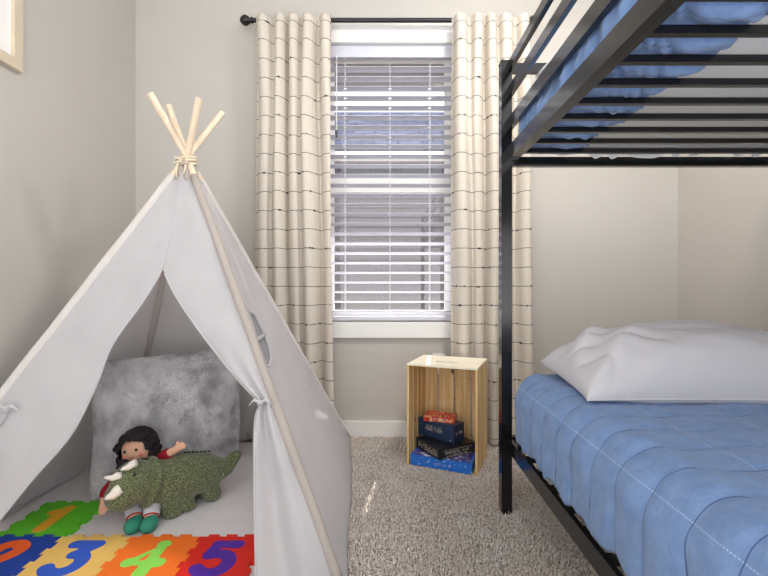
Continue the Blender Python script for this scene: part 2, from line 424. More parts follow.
# ---------------------------------------------------------------- carpet pile
def tufts(xs, ys):
    n = len(xs); ang = RNG.uniform(0, 2 * PI, n); r = RNG.uniform(.0019, .0034, n); hgt = RNG.uniform(.006, .0185, n)
    lean = RNG.uniform(0, .009, n); la = RNG.uniform(0, 2 * PI, n)
    vs = np.zeros((n, 8, 3))
    for k in range(4):
        a = ang + k * PI / 2
        vs[:, k] = np.stack([xs + r * np.cos(a), ys + r * np.sin(a), np.full(n, ZF)], 1)
        a2 = a + 1.0
        vs[:, 4 + k] = np.stack([xs + lean * np.cos(la) + r * .85 * np.cos(a2), ys + lean * np.sin(la) + r * .85 * np.sin(a2), ZF + hgt], 1)
    base = (np.arange(n) * 8)[:, None]
    q = np.concatenate([base + np.array([k, (k + 1) % 4, 4 + (k + 1) % 4, 4 + k]) for k in range(4)] + [base + np.array([4, 5, 6, 7])], 0)
    return vs.reshape(-1, 3), q
sp = .0062
gx, gy = np.meshgrid(np.arange(-.45, 1.62, sp), np.arange(.7, 2.485, sp))
gx = gx.ravel() + RNG.uniform(-.0026, .0026, gx.size); gy = gy.ravel() + RNG.uniform(-.0026, .0026, gy.size)
keep = (gx > -.26 + (2.43 - gy) * .08)
vs, q = tufts(gx[keep], gy[keep])
pile = mesh_np('carpet_pile', vs, q, M['carpet'], smooth=False); tag(pile, 'speckled greige carpet pile covering the floor', 'carpet', kind='stuff')

# ---------------------------------------------------------------- curtain rod, curtains, blind
RY, RZ = 2.432, W(0, 20.3, 2.432).z
rod = thing('curtain_rod', (0.02, RY, RZ), 'dark bronze curtain rod with ball ends above the window', 'curtain rod')
build('pole', TB([(-.735, RY, RZ), (.775, RY, RZ)], .0125, n=16), M['rod'], rod, angle=.8)
for s, x in ((-1, -.735), (1, .775)):
    b = bmesh.new(); lathe(b, [(.006, 0), (.017, s * .002), (.017, s * .010), (.010, s * .014), (.019, s * .022), (.027, s * .036), (.028, s * .046), (.022, s * .060), (.010, s * .070), (.002, s * .072)], (x, RY, RZ), 'x')
    build('finial', b, M['rod'], rod, smooth=True)
for x in (-.715, .755):
    b = bmesh.new(); tube(b, [(x, RY + .008, RZ - .006), (x, 2.496, RZ - .006)], .007); box(b, x - .014, x + .014, 2.494, 2.5, RZ - .04, RZ + .03)
    build('bracket', b, M['rod'], rod)
def curtain(name, x0, x1, seed, label, flare):
    zt, zb = RZ - .002, .012; yc = 2.374
    rs = random.Random(seed); ph = rs.uniform(0, 6); ph2 = rs.uniform(0, 6)
    nf = 5
    def fn(u, v):
        z = zt + (zb - zt) * v
        k = min(1, v * 5)
        uu = u + .02 * math.sin(2 * PI * u * 1.6 + ph) + .014 * math.sin(3.1 * v * 2 + ph2 + 5 * u) * k
        fold = math.sin(2 * PI * nf * uu + .6 * math.sin(2.2 * v + ph) + ph * 0)
        fold = math.copysign(abs(fold) ** .75, fold)
        big = math.sin(2 * PI * 2.5 * uu + 1.3 * math.sin(1.7 * v + ph2) + ph)
        amp = .034 - .007 * k; y = yc + fold * amp + big * .022 * k + nz((u * 3, v * 4, seed), 1) * .006 * k
        # heading: pinched tabs above the rod
        if v < .03:
            y = yc + .006 + fold * (amp - .010 * (1 - v / .03))
        x = x0 + (x1 - x0) * (u + .018 * math.cos(2 * PI * nf * uu) ) + flare * v * v * (u - .5) * 2
        y = min(y, RY - .0145)
        return V((x, y, z))
    b = bmesh.new(); grid(b, 150, 160, fn)
    o = build(name, b, M['curtain'], smooth=True); thicken(o, .0018, 0)
    return tag(o, label, 'curtain', 'curtains flanking the window')
curtain('curtain', W(255, 0, 2.4).x, W(330, 0, 2.4).x, 3, 'cream curtain with dark broken rows, left of the window behind the teepee', .022)
curtain('curtain', W(451, 0, 2.4).x, W(527, 0, 2.4).x, 8, 'cream curtain with dark broken rows, right of the window behind the bed post', .012)
BY = 2.533
bl = thing('venetian_blind', (.02, BY, WZ1), 'white horizontal slat blind hanging inside the window opening', 'blind')
bx0, bx1 = WX0 + .012, WX1 - .012
build('valance', BX(bx0, bx1, BY - .034, BY - .026, 2.158, 2.226), M['slat_white'], bl, bevel=.003)
build('headrail', BX(bx0 + .004, bx1 - .004, BY - .024, BY + .03, 2.176, 2.226), M['slat_white'], bl)
CX = [W(345, 0, 2.51).x, W(390, 0, 2.51).x, W(430, 0, 2.51).x]
def slat_mesh():
    b = bmesh.new(); hx, hy = .008, .010
    xs = [bx0 + .004]
    for c in CX: xs += [c - hx, c + hx]
    xs.append(bx1 - .004); ys = [-.025, -.0125, -hy + .004, hy - .004, .0125, .025]
    lay = []
    for dz in (-.0014, .0014):
        lay.append([[b.verts.new((x - .02, y, dz + .0022 * (1 - (y / .025) ** 2))) for y in ys] for x in xs])
    nx, ny = len(xs) - 1, len(ys) - 1
    hole = lambda i, j: 0 <= i < nx and 0 <= j < ny and not (i % 2 == 1 and j == 2)
    for i in range(nx):
        for j in range(ny):
            if not hole(i, j): continue
            for k in (0, 1):
                L = lay[k]; f = [L[i][j], L[i + 1][j], L[i + 1][j + 1], L[i][j + 1]]; b.faces.new(f)
            for (di, dj, e) in ((-1, 0, ((i, j), (i, j + 1))), (1, 0, ((i + 1, j), (i + 1, j + 1))), (0, -1, ((i, j), (i + 1, j))), (0, 1, ((i, j + 1), (i + 1, j + 1)))):
                if not hole(i + di, j + dj):
                    (a, c), (d, g) = e; b.faces.new((lay[0][a][c], lay[0][d][g], lay[1][d][g], lay[1][a][c]))
    return b
s0 = build('slat', slat_mesh(), M['slat_white'], bl, world=False)
zs = [.712 + .0557 * k for k in range(26)]
for k, z in enumerate(zs):
    o = s0 if k == 0 else s0.copy()
    if k: COL.objects.link(o); o.parent = bl
    o.location = (0, 0, z - WZ1); o.rotation_euler = (math.radians(-11), 0, 0)
build('bottom_rail', BX(bx0 + .004, bx1 - .004, BY - .026, BY + .026, .664, .684), M['slat_white'], bl, bevel=.004)
for c in CX:
    b = bmesh.new()
    for dy in (-.028, .028): tube(b, [(c, BY + dy, .684), (c, BY + dy, 2.176)], .0013, n=6)
    build('ladder_cord', b, M['blindcord'], bl)
wx = W(336.5, 0, 2.49).x
b = TB([(wx, BY - .040, 2.165), (wx, BY - .042, 1.74)], .0035, n=8); w = build('tilt_wand', b, M['blindcord'], bl)
build('wand_tip', TB([(wx, BY - .042, 1.74), (wx, BY - .042, 1.70)], .006, n=8), M['rod'], w)

# ---------------------------------------------------------------- teepee
A = V((-.80, 1.77, 1.362))
FEET = {'FL': V((-1.385, 1.05, 0)), 'FR': V((-.105, 1.19, 0)), 'BL': V((-1.37, 2.34, 0)), 'BR': V((-.195, 2.425, 0))}
KEXT = {'FL': .178, 'FR': .195, 'BL': .162, 'BR': .170}
tp = thing('teepee_tent', (-.77, 1.76, 0), 'white canvas play teepee with four wooden poles and tied back door flaps', 'play tent')
for k, f in FEET.items():
    d = (A - f); off = V((f.x - A.x, f.y - A.y, 0)).normalized() * .012
    top = A + d * KEXT[k] + off
    b = TB([f + V((0, 0, ZF)), f + d * .5 + off * .5, A + off, top], .0128, n=14)
    build('pole', b, M['pole'], tp, angle=.8)
def plane_hit(px, py, a, b, c):
    n = (b - a).cross(c - a); o = V((0, 0, CH)); r = V(((px - PX) / F, 1, -(py - PY) / F))
    return o + r * (n.dot(a - o) / n.dot(r))
def pole_at(k, z):
    f = FEET[k]; return f + (A - f) * (z / A.z)
OUT = .009
def outward(k1, k2):
    n = (FEET[k2] - FEET[k1]).cross(A - FEET[k1]).normalized()
    cen = (FEET['FL'] + FEET['BR']) / 2
    if n.dot((FEET[k1] + FEET[k2]) / 2 - cen) < 0: n = -n
    return n
ZT = 1.316
def side_panel(name, k1, k2, bulge, skip=None, z0=.012, ntop=ZT, seed=0):
    n = outward(k1, k2)
    def fn(u, v):
        z = ntop + (z0 - ntop) * v
        a, c = pole_at(k1, z), pole_at(k2, z)
        p = a.lerp(c, u); w = math.sin(PI * u)
        cr = nz((p.x * 4 + seed, p.y * 4, p.z * 3)) * .010 + nz((p.x * 11, p.y * 11 + seed, p.z * 7)) * .004
        rad = math.sin(u * 23 + seed) * .003 * (1 - v)
        return p + n * (OUT + bulge * w * math.sin(PI * min(1, v ** 1.3 * .95)) + (1.6 * cr + rad) * w)
    b = bmesh.new(); grid(b, 90, 120, fn, skip=skip)
    o = build(name, b, M['canvas'], tp, smooth=True); thicken(o, .0016, 0); return o, fn, n
side_panel('left_panel', 'FL', 'BL', .022, seed=2)
side_panel('back_panel', 'BL', 'BR', .030, seed=5)
# right side panel with a netted window
fr, br = FEET['FR'], FEET['BR']
wpts = [plane_hit(*p, fr, br, A) for p in ((246, 312), (253, 316), (262, 332), (268, 348), (270, 358), (267, 368), (262, 365), (255, 345))]
def uv_right(p):
    z = max(min(p.z, 1.34), .01); a, c = pole_at('FR', z), pole_at('BR', z)
    return ((p - a).dot(c - a) / (c - a).length_squared, (ZT - z) / (ZT - .012))
wuv = [uv_right(p) for p in wpts]
def inpoly(x, y, P):
    r = False; j = len(P) - 1
    for i in range(len(P)):
        if (P[i][1] > y) != (P[j][1] > y) and x < (P[j][0] - P[i][0]) * (y - P[i][1]) / (P[j][1] - P[i][1]) + P[i][0]: r = not r
        j = i
    return r
_, fnr, nr = side_panel('right_panel', 'FR', 'BR', -.012, skip=lambda u, v: inpoly(u, v, wuv), seed=9)
us = [p[0] for p in wuv]; vv = [p[1] for p in wuv]
b = bmesh.new(); grid(b, 12, 24, lambda u, v: fnr(min(us) - .02 + (max(us) - min(us) + .04) * u, min(vv) - .01 + (max(vv) - min(vv) + .02) * v) - nr * .004)
build('window_netting', b, M['netting'], tp, smooth=True)
rim = [fnr(*p) + nr * .002 for p in wuv]
b = TB(rim + rim[:2], .0045, n=8, cap=False); build('window_trim', b, M['canvas'], tp, smooth=True)
mid = [fnr(*uv_right(plane_hit(*p, fr, br, A))) + nr * .004 for p in ((254, 341), (264, 335))]
build('window_strap', TB([mid[0], mid[1]], .007, n=8), M['canvas'], tp, smooth=True)
# front: two door flaps
FLp, FRp = FEET['FL'], FEET['FR']; nf = outward('FL', 'FR')
hit = lambda px, py: plane_hit(px, py, FLp, FRp, A)
def edge_fn(pts):
    P = sorted([hit(*p) for p in pts], key=lambda q: -q.z)
    def f(z):
        if z >= P[0].z: return P[0]
        for a, c in zip(P, P[1:]):
            if a.z >= z >= c.z:
                t = (a.z - z) / max(a.z - c.z, 1e-6); return a.lerp(c, t)
        return P[-1]
    return f
seam = [(185, 168), (180, 190), (174, 225), (164, 271)]
def smooth_pts(pts, n=6):                    # Catmull-Rom through the flap's edge
    out = []; P = [pts[0]] + pts + [pts[-1]]
    for i in range(1, len(P) - 2):
        for k in range(n):
            t = k / n; p0, p1, p2, p3 = P[i - 1:i + 3]
            out.append(tuple(.5 * (2 * p1[a] + (p2[a] - p0[a]) * t + (2 * p0[a] - 5 * p1[a] + 4 * p2[a] - p3[a]) * t * t + (3 * p1[a] - p0[a] - 3 * p2[a] + p3[a]) * t ** 3) for a in (0, 1)))
    return out + [pts[-1]]
ledge = edge_fn(seam + smooth_pts([(164, 271), (143, 304), (112, 346), (95, 388), (70, 436), (30, 482), (-16, 538), (-60, 588), (-90, 620)])[1:])
redge = edge_fn(seam + smooth_pts([(164, 271), (176, 296), (193, 322), (216, 353), (238, 380), (256, 399), (262, 405)])[1:] + [(259, 409), (256, 417), (255.5, 440), (256, 500), (257, 545), (258, 600)])
zt_tie = hit(262, 405).z
def front(name, edge, k, seed, fold, z0):
    def fn(u, v):
        z = ZT + (z0 - ZT) * v
        e = edge(z); pz = pole_at(k, z); e = e + (pz - e) * 0
        e = V((e.x, e.y, z)) ; p = e.lerp(pz, u); w = math.sin(PI * u)
        wid = (e - pz).length
        cr = nz((p.x * 5 + seed, p.z * 3, seed)) * .014 + nz((p.x * 12, p.z * 7 + seed, 1)) * .008
        return p + nf * (OUT * 1.15 + fold(u, v, z, wid) + cr * w)
    b = bmesh.new(); grid(b, 70, 200, fn)
    o = build(name, b, M['canvas'], tp, smooth=True); thicken(o, .0018, 0)
    hem = [fn(0, j / 100) + nf * .001 for j in range(101)]
    hem = [p for p in hem if p.z < hit(164, 271).z]
    build('flap_hem', TB(hem, .0035, n=6), M['canvas'], o, smooth=True)
    return o
zop = hit(164, 271).z
def lfold(u, v, z, wid):
    if z > zop: return 0
    k = min(1, (zop - z) / .3)
    return k * (-.018 * (1 - u) ** 4 + .007 * math.sin(9 * u + 3 * v) * (1 - u)) - .012 * math.exp(-((u - .98) / .12) ** 2) * 0
def rfold(u, v, z, wid):
    if z > zop: return 0
    k = min(1, (zop - z) / .25); near = math.exp(-((z - zt_tie) / .10) ** 2)
    below = max(0, min(1, (zt_tie - z) / .12))
    return k * (.016 * math.sin(PI * u) * (1 - below)) + near * .010 * math.sin(12 * u) + below * (.020 * math.sin(2 * PI * 1.25 * u + 1.9) * math.sin(PI * min(1, u + .25)))
front('left_door_flap', ledge, 'FL', 3, lfold, .015)
front('right_door_flap', redge, 'FR', 6, rfold, .055)
# pole sleeves (doubled canvas along every corner; shade painted into the front right one)
for k in FEET:
    f = FEET[k]; off = V((f.x - A.x, f.y - A.y, 0)).normalized() * .012
    pts = [pole_at(k, z) + off * (z / A.z) + V((nz((z * 6, 1, 2)) * .002, 0, 0)) for z in np.linspace(.03, 1.295, 24)]
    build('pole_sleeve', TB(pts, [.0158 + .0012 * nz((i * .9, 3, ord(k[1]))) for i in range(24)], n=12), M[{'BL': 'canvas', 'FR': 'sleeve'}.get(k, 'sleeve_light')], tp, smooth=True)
# gathered top and cord
def collar(u, v):
    a = 2 * PI * u; z = 1.281 + .062 * v; r = .048 - .016 * v + .004 * math.sin(9 * a) + .006 * max(0, v - .7)
    c = pole_at('FL', z).lerp(pole_at('BR', z), .5); c = V((A.x, A.y, z)); return V((c.x + r * math.cos(a), c.y + r * math.sin(a), z + .006 * math.sin(5 * a) * v))
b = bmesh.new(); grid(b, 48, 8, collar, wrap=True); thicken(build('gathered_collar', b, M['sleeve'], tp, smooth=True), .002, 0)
b = bmesh.new()
for k in range(3):
    zc = 1.353 + k * .008
    tube(b, [(A.x + .036 * math.cos(a), A.y + .036 * math.sin(a), zc + .006 * math.sin(a + k)) for a in np.linspace(0, 2 * PI, 25)], .0042, n=6, cap=False)
tube(b, [(A.x - .012, A.y - .040, 1.356), (A.x - .02, A.y - .052, 1.322), (A.x - .016, A.y - .056, 1.28)], .0035, n=6)
tube(b, [(A.x + .010, A.y - .040, 1.356), (A.x + .018, A.y - .054, 1.326), (A.x + .012, A.y - .056, 1.30)], .0035, n=6)
for s in (-1, 1):
    tube(b, [(A.x, A.y - .042, 1.356), (A.x + s * .022, A.y - .056, 1.366), (A.x + s * .030, A.y - .054, 1.343), (A.x, A.y - .044, 1.353)], .0035, n=6)
build('tie_cord', b, M['cord'], tp, smooth=True)
# upper string between poles
pa = {k: A + (A - FEET[k]) * .07 for k in FEET}
b = bmesh.new(); tube(b, [pa['BR'], (pa['BR'] + pa['FR']) / 2 + V((0, 0, -.006)), pa['FR'], pa['FL'] + V((0, 0, .004))], .003, n=6)
build('spacer_string', b, M['cord'], tp, smooth=True)
# flap ties
for px, py, k in ((262, 405, 'FR'), (13, 411, 'FL')):
    p = hit(px, py) + nf * .03
    b = bmesh.new(); ellipsoid(b, p, (.012, .009, .010), u=10, v=8)
    for s in (-1, 1): tube(b, [p, p + V((s * .018, -.004, .012)), p + V((s * .034, 0, -.006))], [.006, .005, .003], n=6)
    tube(b, [p, p + V((-.006, -.004, -.03)), p + V((-.018, 0, -.05))], .004, n=6)
    build('flap_tie', b, M['canvas'], tp, smooth=True)

# ---------------------------------------------------------------- mat inside the teepee
MZ = .020
corners = [V((-1.395, 1.09, 0)), V((-.19, 1.225, 0)), V((-.245, 2.41, 0)), V((-1.39, 2.335, 0))]
def matfn(u, v):
    p = corners[0].lerp(corners[1], u).lerp(corners[3].lerp(corners[2], u), v)
    e = min(u, 1 - u, v, 1 - v); k = min(1, e / .012)
    z = MZ * math.sqrt(max(0, 1 - (1 - k) ** 2)) if k < 1 else MZ
    puff = nz((p.x * 7, p.y * 9, 3)) * .003 + nz((p.x * 22, p.y * 26, 5)) * .0014
    return V((p.x, p.y, max(.002, z + (min(0, puff)) * (1 if k >= 1 else 0))))
b = bmesh.new(); g = grid(b, 90, 90, matfn)
b.faces.new([b.verts.new(c + V((0, 0, .001))) for c in corners][::-1])
mato = build('play_mat', b, M['mat'], smooth=True); tag(mato, 'thin white padded floor mat lying inside the teepee', 'mat'); recenter(mato, (-.77, 1.76, 0))

# ---------------------------------------------------------------- foam number tiles
PT = .229; TX = [-1.304, -1.075, -.846, -.619, -.410]; TY = [1.231, 1.460, 1.689]
def tabedge(n=3, d=.013):
    pts = []; seg = 1 / (2 * n + 1)
    for k in range(n):
        a = seg * (2 * k + 1); c = a + seg
        pts += [(a, 0), (a - .012, d), (c + .012, d), (c, 0)]
    return pts
DIG = {'1': [[(.22, .95), (.56, 1.2), (.56, .02)]],
       '2': [[(.12, .92), (.22, 1.15), (.55, 1.25), (.86, 1.05), (.78, .72), (.45, .38), (.12, .03)], [(.12, .03), (.92, .03)]],
       '3': [[(.12, 1.22), (.86, 1.22)], [(.86, 1.22), (.46, .76)], [(.46, .76), (.70, .74), (.90, .52), (.86, .20), (.58, .01), (.26, .04), (.06, .20)]],
       '4': [[(.70, .0), (.70, 1.22), (.06, .42), (1.0, .42)]],
       '5': [[(.90, 1.22), (.26, 1.22), (.18, .74)], [(.18, .74), (.44, .80), (.76, .72), (.92, .44), (.80, .13), (.50, .0), (.22, .04), (.04, .18)]]}
def tile(ix, iy, name_lab, colr, numc, digit, nx=None):
    x0, x1 = TX[ix], TX[ix + 1]; y0, y1 = TY[iy], TY[iy + 1]; g = .0006
    cx, cy = (x0 + x1) / 2, (y0 + y1) / 2
    E = tabedge(); poly = []
    poly += [(x0, y0)] + [(x0 + (x1 - x0) * s, y0 + d) for s, d in E]
    poly += [(x1, y0)] + [(x1 + d, y0 + (y1 - y0) * s) for s, d in E]
    poly += [(x1, y1)] + [(x1 - (x1 - x0) * s, y1 + d) for s, d in E]
    poly += [(x0, y1)] + [(x0 + d, y1 - (y1 - y0) * s) for s, d in E]
    poly = [(cx + (x - cx) * (1 - g / .12), cy + (y - cy) * (1 - g / .12)) for x, y in poly]
    b = bmesh.new(); prism(b, poly, MZ + .0005, MZ + .0125)
    th = thing('foam_tile', (cx, cy, MZ), name_lab, 'play mat tile', 0, 'foam number tiles in the teepee')
    build('foam_square', b, FM[colr], th)
    b = bmesh.new(); sx, sy, r = .096, .116, .0220
    for st in DIG[digit]:
        P = smooth_pts(st, 8) if len(st) > 4 else st
        pts = [V((cx + (x - .5) * sx, cy + (y - .62) * sy, 0)) for x, y in P]
        tube(b, pts, r, n=16)
        for e in (pts if len(st) <= 4 else (pts[0], pts[-1])): ellipsoid(b, e, (r, r, r), u=16, v=9)
    me = fuse(b, .0022, 1)
    for v in me.vertices: v.co.z = MZ + .0125 + max(-.0008, min(.0008, v.co.z))
    link_mesh('number', me, FM[numc], th)
    return th
tile(0, 1, 'green foam floor tile with an amber number 1', 'green', 'amber', '1')
tile(0, 0, 'dark blue foam floor tile with an orange number 2', 'navy', 'tangerine', '2')
tile(1, 0, 'sand yellow foam floor tile with a blue number 3', 'sand', 'blue', '3')
tile(2, 0, 'orange foam floor tile with a light green number 4', 'orange', 'lime', '4')
tile(3, 0, 'red foam floor tile with a purple number 5', 'red', 'violet', '5')

# ---------------------------------------------------------------- pillows
def pillow_fn(w, h, t, e=.42, pinch=.06, seed=0, wr=.008, power=2.6, flat=1.0, crease=0):
    def f(u, v, side):                       # u,v in -1..1
        r = (1 - abs(u) ** power) * (1 - abs(v) ** power); z = max(r, 0) ** e
        ux = u * (1 - pinch * (1 - v * v) * abs(u) ** 2 * .6); vy = v * (1 - pinch * (1 - u * u) * abs(v) ** 2)
        n = nz((u * 2.2 + seed, v * 2.2, side * 3)) * wr + nz((u * 6 + seed, v * 5, side)) * wr * .4
        edge = max(abs(u), abs(v)); rip = math.sin((u * 14 + v * 9) + seed) * wr * .5 * max(0, edge - .55) * (1 - edge) * 6
        if crease: n += crease * math.exp(-((u + .72) / .32) ** 2) * (abs(math.sin(7 * u + 3.2 * v + 2.2 * math.sin(3 * v))) ** .5 - .6 + .5 * math.sin(12 * u - 7 * v)) 
        sq = side if side > 0 else -flat
        return V((ux * w / 2, vy * h / 2, sq * (z * t / 2 + (n + rip) * min(1, z * 1.6))))
    return f
def pillow_bm(f, n=64, mtx=None):
    b = bmesh.new()
    def cosmap(a): x = 2 * a - 1; return math.sin(x * PI / 2) * .35 + x * .65
    for side in (1, -1):
        vs = grid(b, n, n, lambda u, v: (mtx or Matrix.Identity(4)) @ f(cosmap(u), cosmap(v), side))
    bmesh.ops.remove_doubles(b, verts=b.verts[:], dist=1e-5); return b
def frame_m(o, x, y, z):
    m = Matrix((x, y, z)).transposed().to_4x4(); m.translation = o; return m
# grey fur pillow standing against the back of the tent
BLp, BRp = V((-1.135, 1.745, MZ)), V((-.735, 2.115, MZ)); TLp, TRp = W(109, 363, 1.75), W(225, 358, 2.11)
ex = (BRp - BLp).normalized(); ey = ((TLp + TRp) / 2 - (BLp + BRp) / 2); hh = ey.length; ey.normalize(); ez = ex.cross(ey).normalized(); ey = ez.cross(ex)
pm = frame_m((BLp + BRp + TLp + TRp) / 4 + V((0, 0, .0)), ex, ey, ez)
fp = pillow_fn((BRp - BLp).length + .05, hh + .06, .17, .45, .03, 4, .008, 3.2)
b = pillow_bm(fp, 60, pm)
zmin = min(v.co.z for v in b.verts)
for v in b.verts: v.co.z += MZ + .004 - zmin if v.co.z < MZ + .1 and zmin < MZ else 0
fur_p = build('fur_pillow', b, M['fur'], smooth=True); tag(fur_p, 'grey faux fur square pillow standing at the back of the teepee', 'pillow')
# fur strands as part of it
me = fur_p.data; me.calc_loop_triangles()
nt = len(me.loop_triangles); tv = np.zeros(nt * 3, np.int32); me.loop_triangles.foreach_get('vertices', tv); tv = tv.reshape(-1, 3)
co = np.zeros(len(me.vertices) * 3); me.vertices.foreach_get('co', co); co = co.reshape(-1, 3)
nrm = np.zeros(len(me.vertices) * 3); me.vertices.foreach_get('normal', nrm); nrm = nrm.reshape(-1, 3)
a, c, d = co[tv[:, 0]], co[tv[:, 1]], co[tv[:, 2]]
ar = np.linalg.norm(np.cross(c - a, d - a), axis=1)
NS = 60000; ti = RNG.choice(nt, NS, p=ar / ar.sum()); r1, r2 = RNG.random(NS), RNG.random(NS); s = np.sqrt(r1)
w0, w1, w2 = (1 - s)[:, None], (s * (1 - r2))[:, None], (s * r2)[:, None]
P = a[ti] * w0 + c[ti] * w1 + d[ti] * w2; N = nrm[tv[ti, 0]] * w0 + nrm[tv[ti, 1]] * w1 + nrm[tv[ti, 2]] * w2
field = np.array([[nz((p[0] * 5, p[1] * 5, p[2] * 5)), nz((p[0] * 5 + 9, p[1] * 5, p[2] * 5)), nz((p[0] * 5, p[1] * 5 + 7, p[2] * 5 - 3))] for p in P[:: 1]])
D = N * .55 + field * 1.5 + np.array([0, 0, -.35]) + RNG.normal(0, .12, (NS, 3)); D /= np.linalg.norm(D, axis=1)[:, None]
dn = (D * N).sum(1); D += N * np.maximum(0, .25 - dn)[:, None]; D /= np.linalg.norm(D, axis=1)[:, None]
S = np.cross(D, RNG.normal(0, 1, (NS, 3))); S /= np.linalg.norm(S, axis=1)[:, None]
Ln = RNG.uniform(.010, .016, NS)[:, None]; wd = .0011
vs = np.stack([P - S * wd, P + S * wd, P + D * Ln * .6 + S * wd * .8, P + D * Ln * .6 - S * wd * .8], 1)
tip = P + D * Ln - N * .001
vs = np.concatenate([vs, tip[:, None]], 1).reshape(-1, 3); bs = (np.arange(NS) * 5)[:, None]
q = np.concatenate([bs + np.array([0, 1, 2, 3]), bs + np.array([3, 2, 4, 4])], 0)
q3 = np.concatenate([bs + np.array([0, 1, 2]), bs + np.array([0, 2, 3]), bs + np.array([3, 2, 4])], 0)
furs = mesh_np('fur', vs, q3, M['fur'], fur_p); tag(furs, kind='stuff')

# ---------------------------------------------------------------- rag doll
doll = thing('rag_doll', (-.90, 1.60, MZ), 'rag doll with black hair and red sleeves sitting behind the green plush dinosaur', 'doll')
H = V((-.937, 1.668, .246)); hr = V((.060, .052, .064))
tilt = Matrix.Rotation(math.radians(-12), 3, 'Y')
b = bmesh.new()
ellipsoid(b, H, hr, tilt)
tube(b, [H + V((.004, .005, -.05)), V((-.935, 1.665, .155))], .02, n=12)
ellipsoid(b, (-.925, 1.655, .115), (.052, .040, .068)); ellipsoid(b, (-.905, 1.632, .062), (.055, .045, .040))
handL = [V((-.968, 1.655, .155)), V((-1.000, 1.615, .130)), W(106, 493, 1.575), W(103, 507, 1.56)]
handR = [V((-.888, 1.662, .160)), V((-.850, 1.655, .205)), W(166, 455, 1.64), W(179, 447.5, 1.63)]
for hnd in (handL, handR): tube(b, hnd, [.024, .022, .016, .013], n=12)
def fingers(b, base, dirn, up):
    side = dirn.cross(up).normalized()
    for k, l in enumerate((.016, .020, .021, .017)):
        p = base + side * (k - 1.5) * .0068
        tube(b, [p, p + dirn * l * .6, p + dirn * l + up * -.003], [.0046, .0044, .0034], n=8)
    p = base - side * .012 - dirn * .012
    tube(b, [p, p - side * .008 + dirn * .008, p - side * .011 + dirn * .016], [.005, .0046, .0036], n=8)
dL = (handL[3] - handL[2]).normalized(); dR = (handR[3] - handR[2]).normalized()
ellipsoid(b, handL[3], (.014, .012, .016)); ellipsoid(b, handR[3], (.016, .012, .013))
fingers(b, handL[3] + dL * .008, dL, V((0, -1, 0))); fingers(b, handR[3] + dR * .008, dR, V((0, -1, 0)))
legs = [[V((-.925, 1.610, .060)), W(133, 503, 1.575), W(135, 522, 1.518)], [V((-.880, 1.612, .060)), W(153, 501, 1.58), W(150.5, 522, 1.522)]]
for L in legs:
    L[1].z = max(L[1].z, .055); L[2].z = .045
    tube(b, L, [.030, .026, .021], n=12)
me = fuse(b, .0035, 3); body = link_mesh('body', me, M['skin'], doll)
# hair: cap plus curly side locks
b = bmesh.new(); R = tilt
def hp(x, y, z): return H + R @ V((x, y, z))
ellipsoid(b, hp(.0, .012, .012), (.070, .056, .068), R)
ellipsoid(b, hp(0, -.010, .046), (.058, .044, .028), R)
for sx, n in ((-1, 15), (1, 11)):
    for k in range(n):
        t = k / (n - 1)
        ellipsoid(b, hp(sx * (.060 + .010 * math.sin(k * 2.1)), -.012 + .018 * math.cos(k * 1.7), .030 - .115 * t * (1 if sx < 0 else .85)), (.016, .018, .014), u=10, v=8)
me = fuse(b, .004, 2)
for v in me.vertices:
    n = nz(v.co, 90) * .004 + nz(v.co, 200) * .002; v.co += v.normal * n
# open the face: keep hair off the front of the head
bmf = bmesh.new(); bmf.from_mesh(me)
Ri = R.inverted()
def facevert(co):
    q = Ri @ (co - H); return q.y < -.010 and (q.x / .052) ** 2 + ((q.z + .016) / .060) ** 2 < 1
bmesh.ops.delete(bmf, geom=[v for v in bmf.verts if facevert(v.co)], context='VERTS'); bmf.to_mesh(me); bmf.free()
link_mesh('hair', me, M['hair'], doll)
def facept(x, z):
    yy = -hr.y * math.sqrt(max(0, 1 - (x / hr.x) ** 2 - (z / hr.z) ** 2)); return hp(x, yy - .001, z)
for x in (-.024, .020): build('eye', EL(facept(x, .010), (.0052, .003, .0058), u=12, v=8), M['blackdot'], doll, smooth=True)
build('nose', EL(facept(-.002, -.010), (.005, .006, .004), u=10, v=8), M['skin'], doll, smooth=True)
cheek = simple('pink_cheek', srgb(222, 130, 112), .9, .05)
for x in (-.034, .030): build('cheek', EL(facept(x, -.013), (.009, .002, .008), u=12, v=8), cheek, doll, smooth=True)
build('mouth', TB([facept(x, -.026 + abs(x) * .2) for x in (-.010, -.005, 0, .005, .010)], .0016, n=6), M['redthread'], doll, smooth=True)
b = bmesh.new(); bc = W(134, 466, 1.585)
for s in (-1, 1): ellipsoid(b, bc + V((s * .026, 0, .006 + .003 * s)), (.030, .014, .018), Matrix.Rotation(-s * .5 + .1, 3, 'Y'), u=14, v=10)
ellipsoid(b, bc, (.011, .016, .012), u=10, v=8); build('neck_bow', b, M['hair'], doll, smooth=True)
b = bmesh.new(); ellipsoid(b, (-.925, 1.654, .115), (.058, .046, .072)); ellipsoid(b, (-.905, 1.632, .064), (.060, .049, .042))
for hnd in (handL, handR): tube(b, [hnd[0], hnd[1], hnd[2], hnd[2].lerp(hnd[3], .3)], [.031, .027, .022, .020], n=12)
link_mesh('red_shirt', fuse(b, .004, 3), M['redcloth'], doll)
